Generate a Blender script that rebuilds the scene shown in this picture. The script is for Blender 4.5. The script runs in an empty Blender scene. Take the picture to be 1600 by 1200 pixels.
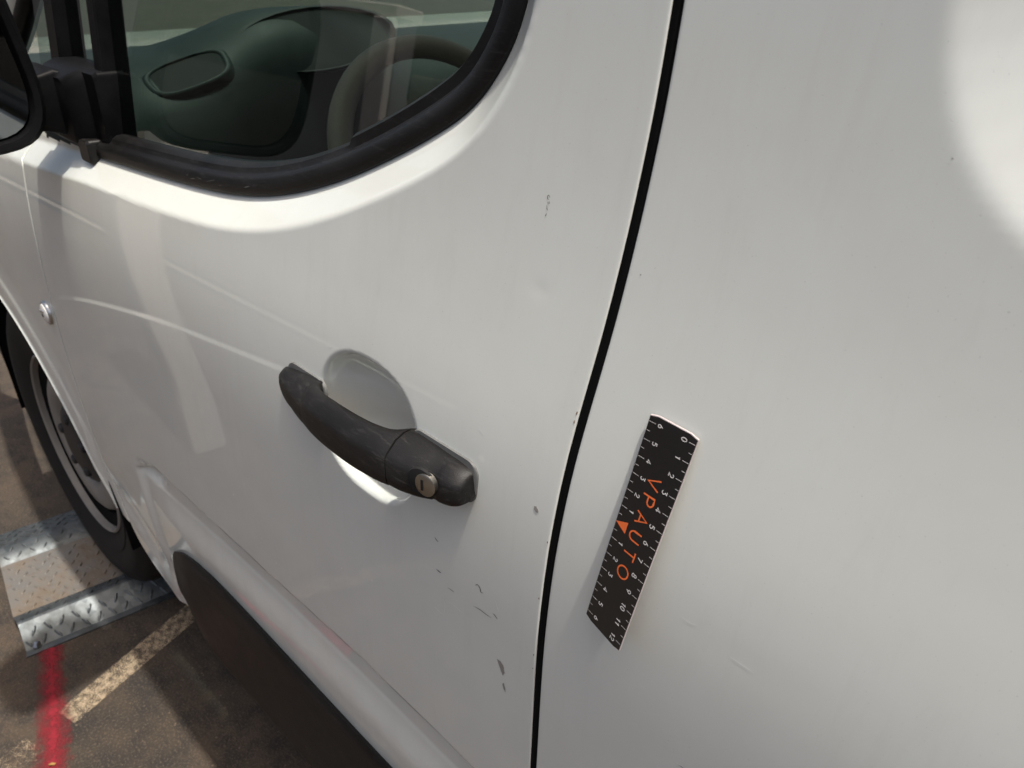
import bpy, bmesh, math, random
import numpy as np
from mathutils import Vector, Matrix
random.seed(7); rng = np.random.default_rng(7)
scene = bpy.context.scene
COL = scene.collection
R = math.radians

# ------------------------------------------------------------------ camera
CAM = Vector((.462, -.270, 1.277)); YAW, PITCH, ROLL = R(43.327), R(30.248), R(1.637)
fw = Vector((-math.sin(YAW)*math.cos(PITCH), math.cos(YAW)*math.cos(PITCH), -math.sin(PITCH)))
rt = Vector((math.cos(YAW), math.sin(YAW), 0)); up = rt.cross(fw)
r2 = rt*math.cos(ROLL)+up*math.sin(ROLL); u2 = up*math.cos(ROLL)-rt*math.sin(ROLL)
cd = bpy.data.cameras.new('camera'); cam = bpy.data.objects.new('camera', cd); COL.objects.link(cam)
cam.matrix_world = Matrix(((r2.x, u2.x, -fw.x, CAM.x), (r2.y, u2.y, -fw.y, CAM.y), (r2.z, u2.z, -fw.z, CAM.z), (0, 0, 0, 1)))
cd.lens = 27; cd.sensor_width = 36; cd.clip_start = .01; cd.clip_end = 500
cd.dof.use_dof = True; cd.dof.focus_distance = .52; cd.dof.aperture_fstop = 16
scene.camera = cam

# ------------------------------------------------------------------ sky, sun, exposure
SUN = Vector((.28, .024, 1)).normalized()
wd = bpy.data.worlds.new('World'); scene.world = wd; wd.use_nodes = True
wn = wd.node_tree.nodes; wl = wd.node_tree.links
sky = wn.new('ShaderNodeTexSky'); sky.sky_type = 'NISHITA'; sky.sun_disc = False
sky.sun_elevation = math.asin(SUN.z); sky.sun_rotation = math.atan2(SUN.x, SUN.y)
sky.air_density = 1.0; sky.dust_density = 8.0; sky.ozone_density = .3
bg = wn['Background']; wl.new(sky.outputs[0], bg.inputs[0]); bg.inputs[1].default_value = .13
sd = bpy.data.lights.new('sun', 'SUN'); sd.energy = 3.6; sd.angle = R(1.2); sd.color = (1, .955, .885)
so = bpy.data.objects.new('sun', sd); COL.objects.link(so)
so.rotation_euler = (-SUN).to_track_quat('-Z', 'Y').to_euler(); so.location = (0, 0, 6)
vs = scene.view_settings; vs.view_transform = 'Standard'; vs.look = 'None'; vs.exposure = 0.29; vs.gamma = 1.0

# ------------------------------------------------------------------ helpers
def new_obj(name, me, mat=None, parent=None):
    o = bpy.data.objects.new(name, me); COL.objects.link(o)
    if mat is not None and len(me.materials) == 0: me.materials.append(mat)
    if parent is not None: o.parent = parent
    return o
def mesh(name, verts, faces, mat=None, parent=None, smooth=True, sharp=None, loc=None):
    me = bpy.data.meshes.new(name); me.from_pydata([tuple(map(float, v)) for v in verts], [], [tuple(map(int, f)) for f in faces]); me.validate(); me.update()
    if smooth:
        me.polygons.foreach_set('use_smooth', [True]*len(me.polygons))
        if sharp: me.set_sharp_from_angle(angle=R(sharp))
    return new_obj(name, me, mat, parent)
def from_bm(name, bm, mat=None, parent=None, smooth=True, sharp=35):
    bmesh.ops.recalc_face_normals(bm, faces=bm.faces)
    me = bpy.data.meshes.new(name); bm.to_mesh(me); bm.free()
    if smooth:
        me.polygons.foreach_set('use_smooth', [True]*len(me.polygons))
        if sharp: me.set_sharp_from_angle(angle=R(sharp))
    return new_obj(name, me, mat, parent)
def empty(name, loc=(0, 0, 0)):
    o = bpy.data.objects.new(name, None); COL.objects.link(o); o.location = loc; o.empty_display_size = .1; return o
def tag(o, label, cat, group=None, kind=None):
    if label: o['label'] = label
    if cat: o['category'] = cat
    if group: o['group'] = group
    if kind: o['kind'] = kind
    return o
def box(name, lo, hi, mat, parent=None, bevel=.004, seg=2):
    bm = bmesh.new(); bmesh.ops.create_cube(bm, size=1)
    lo, hi = Vector(lo), Vector(hi)
    for v in bm.verts: v.co = Vector([(lo[i]+hi[i])/2+v.co[i]*(hi[i]-lo[i]) for i in range(3)])
    if bevel: bmesh.ops.bevel(bm, geom=bm.edges[:], offset=bevel, segments=seg, affect='EDGES', profile=.5)
    return from_bm(name, bm, mat, parent)
def rings(name, rr, mat, parent=None, cap=True, closed=False, sharp=40):
    """loft through rings (each the same count of points, closed loops)"""
    n = len(rr[0]); V = [p for r_ in rr for p in r_]; F = []
    m = len(rr); 
    for i in range(m if closed else m-1):
        j = (i+1) % m
        for k in range(n): F.append((i*n+k, i*n+(k+1) % n, j*n+(k+1) % n, j*n+k))
    bm = bmesh.new(); vs_ = [bm.verts.new(v) for v in V]
    for f in F: bm.faces.new([vs_[k] for k in f])
    if cap and not closed:
        bm.faces.new([vs_[k] for k in range(n)][::-1]); bm.faces.new([vs_[(m-1)*n+k] for k in range(n)])
    return from_bm(name, bm, mat, parent, True, sharp)
def catmull(P, n=8):
    P = [np.array(p, float) for p in P]; P = [2*P[0]-P[1]]+P+[2*P[-1]-P[-2]]; out = []
    for i in range(1, len(P)-2):
        a, b, c, d = P[i-1:i+3]
        for k in range(n):
            t = k/n; out.append(.5*((2*b)+(c-a)*t+(2*a-5*b+4*c-d)*t*t+(-a+3*b-3*c+d)*t**3))
    out.append(P[-2]); return np.array(out)
def obox(name, c, u, v, n_, a, b, d, mat, parent):
    rr = [[tuple(c+u*sx*a+v*sz*b+n_*dd) for sx, sz in ((-1, -1), (1, -1), (1, 1), (-1, 1))] for dd in (-d, d)]
    return rings(name, rr, mat, parent)
def sm(a, b, x): 
    t = np.clip((x-a)/(b-a), 0, 1); return t*t*(3-2*t)

# ------------------------------------------------------------------ materials
class NT:
    def __init__(s, name):
        s.m = bpy.data.materials.new(name); s.m.use_nodes = True; s.n = s.m.node_tree.nodes; s.l = s.m.node_tree.links
        s.b = s.n['Principled BSDF']; s.out = s.n['Material Output']; s._c = None
    def node(s, t, **kw):
        q = s.n.new(t)
        for k, v in kw.items():
            if k in q.inputs.keys(): q.inputs[k].default_value = v
            else: setattr(q, k, v)
        return q
    def co(s):
        if not s._c: s._c = s.n.new('ShaderNodeNewGeometry').outputs['Position']
        return s._c
    def noise(s, scale, detail=4, rough=.6, vec=None, dist=0):
        q = s.n.new('ShaderNodeTexNoise'); q.inputs['Scale'].default_value = scale; q.inputs['Detail'].default_value = detail
        q.inputs['Roughness'].default_value = rough; q.inputs['Distortion'].default_value = dist
        s.l.new(vec or s.co(), q.inputs['Vector']); return q.outputs['Fac']
    def ramp(s, fac, stops):
        q = s.n.new('ShaderNodeValToRGB'); e = q.color_ramp.elements
        while len(e) < len(stops): e.new(.5)
        for el, (p, c) in zip(e, stops):
            el.position = p; el.color = (c, c, c, 1) if isinstance(c, (int, float)) else (*c, 1)
        s.l.new(fac, q.inputs[0]); return q.outputs[0]
    def mix(s, fac, a, b, mode='MIX'):
        q = s.n.new('ShaderNodeMix'); q.data_type = 'RGBA'; q.blend_type = mode
        for val, sock in ((fac, q.inputs[0]), (a, q.inputs[6]), (b, q.inputs[7])):
            if hasattr(val, 'is_linked'): s.l.new(val, sock)
            elif isinstance(val, (int, float)): sock.default_value = val if sock == q.inputs[0] else (val, val, val, 1)
            else: sock.default_value = (*val, 1)
        return q.outputs[2]
    def math(s, op, a, b=None, clamp=False):
        q = s.n.new('ShaderNodeMath'); q.operation = op; q.use_clamp = clamp
        for i, v in enumerate((a, b)):
            if v is None: continue
            if hasattr(v, 'is_linked'): s.l.new(v, q.inputs[i])
            else: q.inputs[i].default_value = v
        return q.outputs[0]
    def bump(s, h, strength=.2, dist=.001):
        q = s.n.new('ShaderNodeBump'); q.inputs['Strength'].default_value = strength; q.inputs['Distance'].default_value = dist
        s.l.new(h, q.inputs['Height']); s.l.new(q.outputs[0], s.b.inputs['Normal']); return q
    def set(s, **kw):
        for k, v in kw.items():
            k = k.replace('_', ' ')
            if hasattr(v, 'is_linked'): s.l.new(v, s.b.inputs[k])
            else: s.b.inputs[k].default_value = (*v, 1) if isinstance(v, tuple) else v
        return s

def paint():
    t = NT('white_paint')
    dust = t.noise(9, 6, .65); sp = t.noise(900, 2, .5); film = t.noise(2.2, 3, .5)
    c = t.mix(t.ramp(dust, [(.35, 0), (.75, 1)]), (.765, .795, .742), (.728, .745, .688))
    mp = t.n.new('ShaderNodeMapping'); mp.inputs['Scale'].default_value = (70, 70, 4); t.l.new(t.co(), mp.inputs[0])
    st = t.noise(1.0, 5, .7, mp.outputs[0], .4)
    c = t.mix(t.ramp(st, [(.52, 0), (.78, .22)]), c, (.66, .64, .58))
    # road grime low on the body
    sep = t.n.new('ShaderNodeSeparateXYZ'); t.l.new(t.co(), sep.inputs[0])
    low = t.math('MULTIPLY', t.math('SUBTRACT', .66, sep.outputs['Z']), 4.0, True)
    g = t.math('MULTIPLY', low, t.ramp(t.noise(26, 6, .7), [(.38, 0), (.75, 1)]))
    c = t.mix(t.math('MULTIPLY', g, .55), c, (.36, .31, .26))
    # tiny stone specks
    c = t.mix(t.ramp(sp, [(.735, 0), (.76, .35)]), c, (.30, .28, .25))
    t.set(Base_Color=c, Roughness=.45, IOR=1.45, Coat_Weight=1.0, Coat_Roughness=t.mix(t.ramp(st, [(.5, 0), (.8, 1)]), t.ramp(film, [(.3, .015), (.8, .05)]), .12), Coat_IOR=1.5)
    t.bump(t.noise(1400, 2, .5), .012, .0006)
    return t.m
def plastic(name, col, rough=.55, tex=900, bs=.25, wear=.0, wearcol=(.35, .33, .32), spec=.5):
    t = NT(name); n1 = t.noise(14, 6, .7)
    c = t.mix(t.ramp(n1, [(.35, 0), (.75, 1)]), col, tuple(min(1, k*1.45+.004) for k in col))
    if wear:
        mp = t.n.new('ShaderNodeMapping'); mp.inputs['Scale'].default_value = (18, 70, 120); t.l.new(t.co(), mp.inputs[0])
        s_ = t.noise(3, 8, .75, mp.outputs[0], .6)
        c = t.mix(t.math('MULTIPLY', t.ramp(s_, [(.54, 0), (.70, 1)]), wear), c, wearcol)
    t.set(Base_Color=c, Roughness=t.ramp(n1, [(.3, rough-.06), (.8, rough+.1)]), IOR=1.46, Specular_IOR_Level=spec)
    t.bump(t.noise(tex, 3, .6), bs, .0006)
    return t.m
def simple(name, col, rough=.5, metal=0, **kw):
    t = NT(name); n1 = t.noise(30, 5, .6)
    c = t.mix(t.ramp(n1, [(.3, 0), (.8, 1)]), col, tuple(k*.82 for k in col))
    t.set(Base_Color=c, Roughness=rough, Metallic=metal, **kw); return t.m
def glass(name, tint, refl=1.5):
    t = NT(name); t.n.remove(t.b)
    tr = t.n.new('ShaderNodeBsdfTransparent'); tr.inputs[0].default_value = (*tint, 1)
    gl = t.n.new('ShaderNodeBsdfGlossy'); gl.inputs['Roughness'].default_value = .01; gl.inputs[0].default_value = (1, 1, 1, 1)
    # Schlick reflectance of a thin pane, the same from both sides
    ge = t.n.new('ShaderNodeNewGeometry'); dt = t.n.new('ShaderNodeVectorMath'); dt.operation = 'DOT_PRODUCT'
    t.l.new(ge.outputs['Normal'], dt.inputs[0]); t.l.new(ge.outputs['Incoming'], dt.inputs[1])
    k0 = ((refl-1)/(refl+1))**2*2.3
    p5 = t.math('POWER', t.math('SUBTRACT', 1.0, t.math('ABSOLUTE', dt.outputs['Value']), True), 5.0)
    fac = t.math('ADD', t.math('MULTIPLY', p5, 1-k0), k0, True)
    mx = t.n.new('ShaderNodeMixShader'); t.l.new(fac, mx.inputs[0]); t.l.new(tr.outputs[0], mx.inputs[1]); t.l.new(gl.outputs[0], mx.inputs[2])
    t.l.new(mx.outputs[0], t.out.inputs[0]); return t.m

M = {}
M['paint'] = paint()
M['grip'] = plastic('handle_plastic', (.0085, .008, .0078), .46, 1500, .35, .55, (.055, .053, .05), .32)
M['seal'] = plastic('rubber_trim', (.007, .0066, .0064), .42, 700, .12, .35, (.06, .058, .056), .34)
M['black'] = plastic('black_plastic', (.0045, .0045, .005), .4, 1200, .25, spec=.08)
M['clad'] = plastic('cladding_plastic', (.0075, .0073, .0073), .5, 1100, .45, .18, (.05, .046, .042), .28)
M['gap'] = simple('gap_rubber', (.003, .003, .003), .9, Specular_IOR_Level=.12)
M['steel'] = simple('lock_metal', (.42, .39, .34), .38, 1.0)
M['slot'] = simple('opening_shade', (.004, .004, .004), .8)  # near-black that paints the shade of vent, lock and key openings
M['glass'] = glass('green_glass', (.54, .66, .615), 1.55)
M['windscreen'] = glass('windscreen_glass', (.62, .75, .70), 1.5)
M['mirrorglass'] = simple('mirror_silver_darkened', (.13, .14, .145), .02, 1.0)  # silver darkened to stand in for dark surroundings in its reflection
M['dash'] = plastic('dash_plastic', (.017, .021, .0205), .6, 1500, .3)
M['dashdark'] = plastic('dark_dash', (.012, .014, .014), .6, 1500, .3)
M['leather'] = plastic('steering_rim', (.20, .15, .105), .5, 900, .3)
M['tyre'] = plastic('tyre_rubber', (.009, .0088, .0085), .75, 300, .4, spec=.3)
M['rim'] = simple('wheel_grey', (.24, .23, .21), .55, .05)
M['rimdark'] = simple('wheel_dark', (.02, .02, .02), .6)
M['lamp'] = simple('lamp_clear', (.85, .84, .80), .12, 0, Coat_Weight=1.0)
M['bolt'] = simple('bolt_steel', (.5, .5, .5), .3, 1.0)
M['seat'] = simple('seat_fabric', (.05, .05, .052), .9)
M['liner'] = simple('cabin_liner', (.30, .30, .29), .9)

def asphalt():
    t = NT('asphalt')
    big = t.noise(2.3, 5, .6); mid = t.noise(16, 6, .7); fine = t.noise(240, 3, .7)
    c = t.mix(t.ramp(big, [(.35, 0), (.7, 1)]), (.043, .033, .023), (.088, .062, .041))
    c = t.mix(t.ramp(mid, [(.42, 0), (.62, .8)]), c, (.019, .017, .015))
    c = t.mix(t.ramp(fine, [(.52, 0), (.68, .75)]), c, (.135, .104, .076))
    v = t.n.new('ShaderNodeTexVoronoi'); v.inputs['Scale'].default_value = 38; t.l.new(t.co(), v.inputs['Vector'])
    c = t.mix(t.ramp(v.outputs['Distance'], [(.06, .8), (.09, 0)]), c, (.17, .125, .085))
    t.set(Base_Color=c, Roughness=.85)
    t.bump(t.mix(.5, fine, t.noise(90, 4, .7)), 1.0, .006)
    return t.m
M['asphalt'] = asphalt()

# ------------------------------------------------------------------ the setting
g = mesh('ground', [(-60, -60, 0), (60, -60, 0), (60, 60, 0), (-60, 60, 0)], [(0, 1, 2, 3)], M['asphalt'], smooth=False)
tag(g, None, None, kind='structure')

def decal_mat(name, col, col2, lo, hi, scale, ek=2.0):
    """thin worn paint: alpha from object-space edge distance and wear noise"""
    t = NT(name)
    tc = t.n.new('ShaderNodeTexCoord'); sep = t.n.new('ShaderNodeSeparateXYZ'); t.l.new(tc.outputs['UV'], sep.inputs[0])
    e = t.math('MULTIPLY', t.math('MINIMUM', sep.outputs['Y'], t.math('SUBTRACT', 1.0, sep.outputs['Y'])), ek, True)
    n = t.noise(scale, 3, .6); n2 = t.noise(scale*.12, 4, .6); n3 = t.noise(scale*3, 3, .6)
    a = t.math('ADD', t.math('MULTIPLY', e, .55), t.math('ADD', t.math('MULTIPLY', n, .6), t.math('MULTIPLY', n2, .45)))
    a = t.ramp(t.math('MULTIPLY', a, .6), [(lo, 0), (hi, 1)])
    t.set(Base_Color=t.mix(n3, col, col2), Roughness=.8, Alpha=a)
    t.bump(n, .4, .002)
    return t.m
def strip(name, a, b, w0, w1, z, mat, n=24):
    a, b = Vector(a), Vector(b); d = (b-a).normalized(); nrm = Vector((-d.y, d.x)); V = []; F = []; uv = []
    for i in range(n+1):
        t = i/n; c = a.lerp(b, t); w = w0+(w1-w0)*t
        V += [(c.x+nrm.x*w/2, c.y+nrm.y*w/2, z), (c.x-nrm.x*w/2, c.y-nrm.y*w/2, z)]
        if i: F.append((2*i-2, 2*i-1, 2*i+1, 2*i))
    o = mesh(name, V, F, mat, smooth=False); ul = o.data.uv_layers.new(name='UVMap')
    for p in o.data.polygons:
        for li in p.loop_indices:
            vi = o.data.loops[li].vertex_index; ul.data[li].uv = ((vi//2)/n, vi % 2)
    return o
line_mat = decal_mat('worn_line_paint', (.42, .33, .22), (.26, .20, .13), .60, .68, 620, 9.0)
o = strip('road_marking', (-.752, -.165), (-.98, .62), .062, .068, .002, line_mat); tag(o, None, None, kind='structure')
faint_mat = decal_mat('faint_line_paint', (.36, .28, .19), (.22, .17, .11), .65, .72, 620, 9.0)
o = strip('road_marking', (-.60, -.70), (-.735, -.225), .064, .062, .002, faint_mat); tag(o, None, None, kind='structure')
red_mat = decal_mat('red_spray_paint', (.27, .006, .017), (.14, .005, .011), .37, .68, 75)
o = strip('red_spray_marking', (-.940, -.126), (-.50, -.268), .062, .095, .0035, red_mat); tag(o, None, None, kind='structure')

# leaf scrap on the red paint
bm = bmesh.new(); vv = [bm.verts.new((x, y, z)) for x, y, z in [(0, 0, .006), (.006, .003, .007), (.013, .0015, .006), (.012, -.002, .0065), (.005, -.003, .008)]]
ff = bm.faces.new(vv); ex = bmesh.ops.extrude_face_region(bm, geom=[ff]); [setattr(v, 'co', v.co+Vector((0, 0, .0008))) for v in ex['geom'] if isinstance(v, bmesh.types.BMVert)]
leaf = from_bm('leaf_scrap', bm, simple('yellow_leaf', (.36, .20, .06), .7)); leaf.location = (-.672, -.222, -.0005); leaf.rotation_euler.z = .9
tag(leaf, 'small yellow leaf scrap lying on the red spray paint', 'leaf')

# ------------------------------------------------------------------ van body surface: inward depth y as a function of (x, z)
_kz = np.array([.20, .75, .86, .92, .98, 1.03, 1.09, 1.15, 1.25, 2.0]); _ks = np.array([-.088, 0, .02, .06, .135, .20, .20, .165, .115, .115])
_zz = np.linspace(.20, 2.0, 1801); _sl = np.interp(_zz, _kz, _ks)
_sl = np.convolve(np.pad(_sl, 20, mode='edge'), np.ones(41)/41, 'valid')          # soft transitions
_yy = np.concatenate([[0], np.cumsum((_sl[1:]+_sl[:-1])/2*(_zz[1]-_zz[0]))]); _yy -= _yy.min()
def S(x, z):
    return np.interp(z, _zz, _yy)+.10*np.maximum(0, -.8-x)**2
Wbot = catmull([(-1.95, .80), (-1.35, .955), (-.95, 1.012), (-.70, 1.032), (-.5686, 1.0414), (-.4891, 1.0486), (-.3243, 1.0595), (-.2175, 1.0687), (-.1488, 1.079), (-.0883, 1.0943), (-.0272, 1.1163), (.032, 1.1435),
                (.0818, 1.1707), (.1085, 1.1903), (.1267, 1.2135), (.1375, 1.2374), (.1415, 1.265), (.143, 1.33), (.139, 1.45), (.125, 1.56), (.108, 1.62)], 10)
V_poly = np.vstack([Wbot, [(.10, 1.9), (-1.95, 1.9)]])
def sdist(px, pz, poly):
    """signed distance to a closed polygon (outside > 0)"""
    lo_ = poly.min(0)-.05; hi_ = poly.max(0)+.05
    px, pz = np.broadcast_arrays(np.asarray(px, float), np.asarray(pz, float))
    if px.size and (px.min() > hi_[0] or px.max() < lo_[0] or pz.min() > hi_[1] or pz.max() < lo_[1]): return np.full(px.shape, 1.0)
    if px.size == 1 and poly is V_poly and (pz.max() < .95 and px.max() > -.9 or px.max() > .20): return np.full(px.shape, 1.0)
    d = np.full(px.shape, 1e9); inside = np.zeros(px.shape, bool); n = len(poly)
    for i in range(n):
        a, b = poly[i], poly[(i+1) % n]; ab = b-a; L2 = ab@ab
        if L2 < 1e-12: continue
        t = np.clip(((px-a[0])*ab[0]+(pz-a[1])*ab[1])/L2, 0, 1)
        d = np.minimum(d, np.hypot(px-a[0]-t*ab[0], pz-a[1]-t*ab[1]))
        c = ((a[1] > pz) != (b[1] > pz)); den = b[1]-a[1]
        if abs(den) > 1e-12: inside ^= c & (px < ab[0]*(pz-a[1])/den+a[0])
    return np.where(inside, -d, d)
def spos(t, k):   # smooth max(t,0)
    return np.where(t > k, t, np.where(t < -k, 0, (t+k)**2/(4*k)))
creaseL = catmull([(-.70, .796), (-.6728, .822), (-.6256, .8419), (-.5027, .8752), (-.3161, .9162), (-.1764, .9394), (-.0705, .9557), (-.03, .962)], 6)
def line_z(x, L): return np.interp(x, L[:, 0], L[:, 1])
WHL = (-1.07, .352)
rec_poly = None
def rounded(cx, cz, hx, hz, r, n=10):
    P = []
    for qx, qz, a0 in ((1, -1, -90), (1, 1, 0), (-1, 1, 90), (-1, -1, 180)):
        for k in range(n+1):
            a = R(a0+90*k/n); P.append((cx+qx*(hx-r)+r*math.cos(a), cz+qz*(hz-r)+r*math.sin(a)))
    return np.array(P)
SIDE_REC = rounded(.86, 1.4125, .497, .2375, .10)
def swage(x):
    up_ = np.interp(x, [-.52, -.445, -.29, -.16, .02, .15, .4, 1.4], [.632, .657, .662, .666, .675, .672, .668, .66])
    lo_ = np.interp(x, [-.52, -.4, -.28, -.14, .01, .14, .4, 1.4], [.612, .618, .6277, .6346, .6368, .634, .63, .63])
    up_ = lo_+(up_-lo_)*np.sqrt(np.clip((x+.52)/.075, 0, 1))
    return up_, lo_
def body(x, z):
    x = np.asarray(x, float); z = np.asarray(z, float)
    y = S(x, z)
    # bevel under / behind the window
    d = sdist(x, z, V_poly)
    y = y+.0215*np.minimum(spos(1-d/.0245, .02), 1.0)
    # recessed blank window of the cargo side
    d2 = -sdist(x, z, SIDE_REC)
    y = y+.0066*(spos(d2/.022, .10)-spos(d2/.022-1, .08))+.0065*(spos(d2/.016-1.40, .10)-spos(d2/.016-2.40, .15))
    # handle scoop
    q = (np.abs((x-.0510)/.0605)**2.4+np.abs((z-.9522)/.0565)**2.4)**(1/2.4)
    bowl = sm(1.012, .90, q)*.009+np.clip(1-(q/.97)**2, 0, 1)*.036
    y = y+bowl
    # character crease: a small step, lower side proud
    dz = z-line_z(x, creaseL); amp = sm(-.70, -.64, x)*(1-sm(-.09, -.02, x))*(.45+.55*(1-sm(-.45, -.1, x)))
    y = y-.0008*amp*(1-sm(-.0010, .0010, dz))*sm(-.10, -.002, dz)
    # lower swage: channel under the door skin, then the sill bulge
    u_, l_ = swage(x); a = sm(-.525, -.50, x)
    y = y+.0065*a*sm(u_+.0015, u_-.0025, z)
    y = y-.0074*sm(l_+.004, l_-.055, z)*sm(-.56, -.38, x)
    y = y-.0008*a*sm(l_+.003, l_-.004, z)
    # pocket at the front end of the swage and scallop at the door's lower front corner
    y = y+.006*np.exp(-(((x+.468)/.032)**2+((z-.630-(x+.468)*.12)/.014)**2)**1.5)
    y = y+.0055*np.exp(-(((x+.60)/.085)**2+((z-.455-(x+.60)*-.45)/.036)**2)**1.3)
    # flared wheel arch
    r = np.hypot(x-WHL[0], z-WHL[1])
    y = y-(.004*sm(.47, .385, r)+.0015*sm(.425, .419, r))*(1-sm(-.73, -.70, x))
    # small dents and very slight panel waviness
    y = y+.00020*np.exp(-(((x-.197)/.005)**2+((z-1.104)/.005)**2))-.00006*np.exp(-(((x-.2)/.004)**2+((z-1.1)/.003)**2))
    y = y+.0001*np.exp(-(((x-.362)/.03)**2+((z-.962)/.007)**2))
    y = y+.00022*np.sin(7*x+2+3*np.sin(5*z))*np.sin(9*z+1.3)
    return y
EDGE = [(0, 0.012), (0, .0008), (.0002, .0003), (.0006, .00008), (.0016, 0)]   # (in-plane inset, depth) of a folded panel edge
def panel(name, xl, xr, zs, nx, mat, parent, keep=None, foldl=True, foldr=True, densex=None):
    """grid panel between side curves xl(z), xr(z), edges folded inwards"""
    zs = np.array(zs)
    u = np.linspace(0, 1, nx) if densex is None else densex
    cols = []; dep = []
    L = xl(zs); Rr = xr(zs)
    if foldl:
        for ins, dp in EDGE: cols.append(L+ins); dep.append(np.full(len(zs), dp))
    a = L+(.0035 if foldl else 0); b = Rr-(.0035 if foldr else 0)
    for t in u: cols.append(a+(b-a)*t); dep.append(np.zeros(len(zs)))
    if foldr:
        for ins, dp in EDGE[::-1]: cols.append(Rr-ins); dep.append(np.full(len(zs), dp))
    X = np.array(cols).T; D = np.array(dep).T; Z = np.repeat(zs[:, None], X.shape[1], 1)
    Y = body(X, Z)+D
    nz, nc = X.shape
    ok = np.ones((nz-1, nc-1), bool)
    cx = (X[:-1, :-1]+X[1:, 1:])/2; cz = (Z[:-1, :-1]+Z[1:, 1:])/2
    if keep is not None: ok = keep(cx, cz)
    idx = np.arange(nz*nc).reshape(nz, nc)
    F = np.stack([idx[:-1, :-1], idx[:-1, 1:], idx[1:, 1:], idx[1:, :-1]], -1)[ok]
    used = np.unique(F); remap = -np.ones(nz*nc, int); remap[used] = np.arange(len(used))
    P = np.stack([X.ravel(), Y.ravel(), Z.ravel()], -1)[used]
    me = bpy.data.meshes.new(name); me.from_pydata(P.tolist(), [], remap[F].tolist()); me.update()
    me.polygons.foreach_set('use_smooth', [True]*len(me.polygons))
    return new_obj(name, me, mat, parent)
gapc = catmull([(.2440, .20), (.2400, .60), (.2394, .7474), (.2381, .8886), (.2405, 1.0059), (.2470, 1.1039), (.2500, 1.1828), (.2500, 1.2543), (.246, 1.45), (.238, 1.72)], 8)
seamc = catmull([(-.45, .30), (-.530, .342), (-.576, .357), (-.618, .374), (-.648, .400), (-.664, .445), (-.685, .513), (-.697, .608), (-.703, .718), (-.700, .80), (-.690, .91), (-.690, 1.005), (-.70, 1.06), (-.70, 1.8)], 8)
xg = lambda z: np.interp(z, gapc[:, 1], gapc[:, 0]); xs = lambda z: np.interp(z, seamc[:, 1], seamc[:, 0])

van = empty('delivery_van'); tag(van, 'white delivery van with black plastic door handle, seen close along its side', 'van')
SIL = .345
zfine = np.concatenate([np.arange(SIL, .60, .006), np.arange(.60, .685, .0026), np.arange(.685, .79, .004), np.arange(.79, 1.03, .0022), np.arange(1.03, 1.27, .0026), np.arange(1.27, 1.721, .012)])
ux = np.unique(np.concatenate([np.linspace(0, .71, 170), np.linspace(.71, .88, 90), np.linspace(.88, 1, 36)]))
door_keep = lambda cx, cz: sdist(cx, cz, V_poly) > -.006
door = panel('front_door', lambda z: xs(z)+.002, lambda z: xg(z)-.0031, zfine, 0, M['paint'], van, door_keep, densex=ux)
zs2 = np.concatenate([np.arange(SIL, 1.10, .008), np.arange(1.10, 1.28, .004), np.arange(1.28, 1.73, .012)])
ux2 = np.unique(np.concatenate([np.linspace(0, .22, 90), np.linspace(.22, 1, 90)]))
side = panel('cargo_side_panel', lambda z: xg(z)+.0031, lambda z: z*0+1.50, zs2, 0, M['paint'], van, densex=ux2, foldr=False)
bump_keep = lambda cx, cz: np.hypot(cx-WHL[0], cz-WHL[1]) > .377
fend_keep = lambda cx, cz: ((cx > -1.36) | (cz > .70)) & (cz > .425) & (sdist(cx, cz, V_poly) > -.006) & (np.hypot(cx-WHL[0], cz-WHL[1]) > .375)
fend = panel('front_fender', lambda z: z*0-1.95, lambda z: xs(z)-.002, np.arange(SIL-.05, 1.10, .005), 260, M['paint'], van, fend_keep, foldl=False)
panel('front_bumper', lambda z: z*0-1.95, lambda z: z*0-1.362, np.arange(.24, .699, .012), 60, M['clad'], van, bump_keep, foldl=False, foldr=False)
# rolled lip of the wheel arch
arch = []
for k in range(61):
    a = R(12+96*k/60); ring = []
    for dr, dy in ((.004, .0005), (.0, -.0022), (-.004, .0005), (-.004, .03), (.003, .03)):
        rr_ = .375+dr; x = WHL[0]+rr_*math.cos(a); z = WHL[1]+rr_*math.sin(a)
        z0 = max(z, SIL-.05); ring.append((x, float(body(np.array(x), np.array(z0)))+dy, z0))
    arch.append(ring)
arch = [r_ for k, r_ in enumerate(arch) if r_[0][2] > SIL-.05+1e-6]
rings('arch_lip', arch, M['paint'], van, sharp=50)
# rubber behind the gaps
def gapstrip(name, f, w, z0, z1):
    zz = np.linspace(z0, z1, 60); V = []; F = []
    for i, z in enumerate(zz):
        x = float(f(z)); y = float(body(np.array(x), np.array(z)))+.0010
        V += [(x-w, y, z), (x+w, y, z), (x+w, y+.02, z), (x-w, y+.02, z)]
        if i:
            b = 4*i
            for k in range(4): F.append((b-4+k, b-4+(k+1) % 4, b+(k+1) % 4, b+k))
    return mesh(name, V, F, M['gap'], van)
gapstrip('door_gap_seal', xg, .0034, SIL, 1.72); gapstrip('fender_gap_seal', xs, .0022, SIL, .80)

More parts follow.
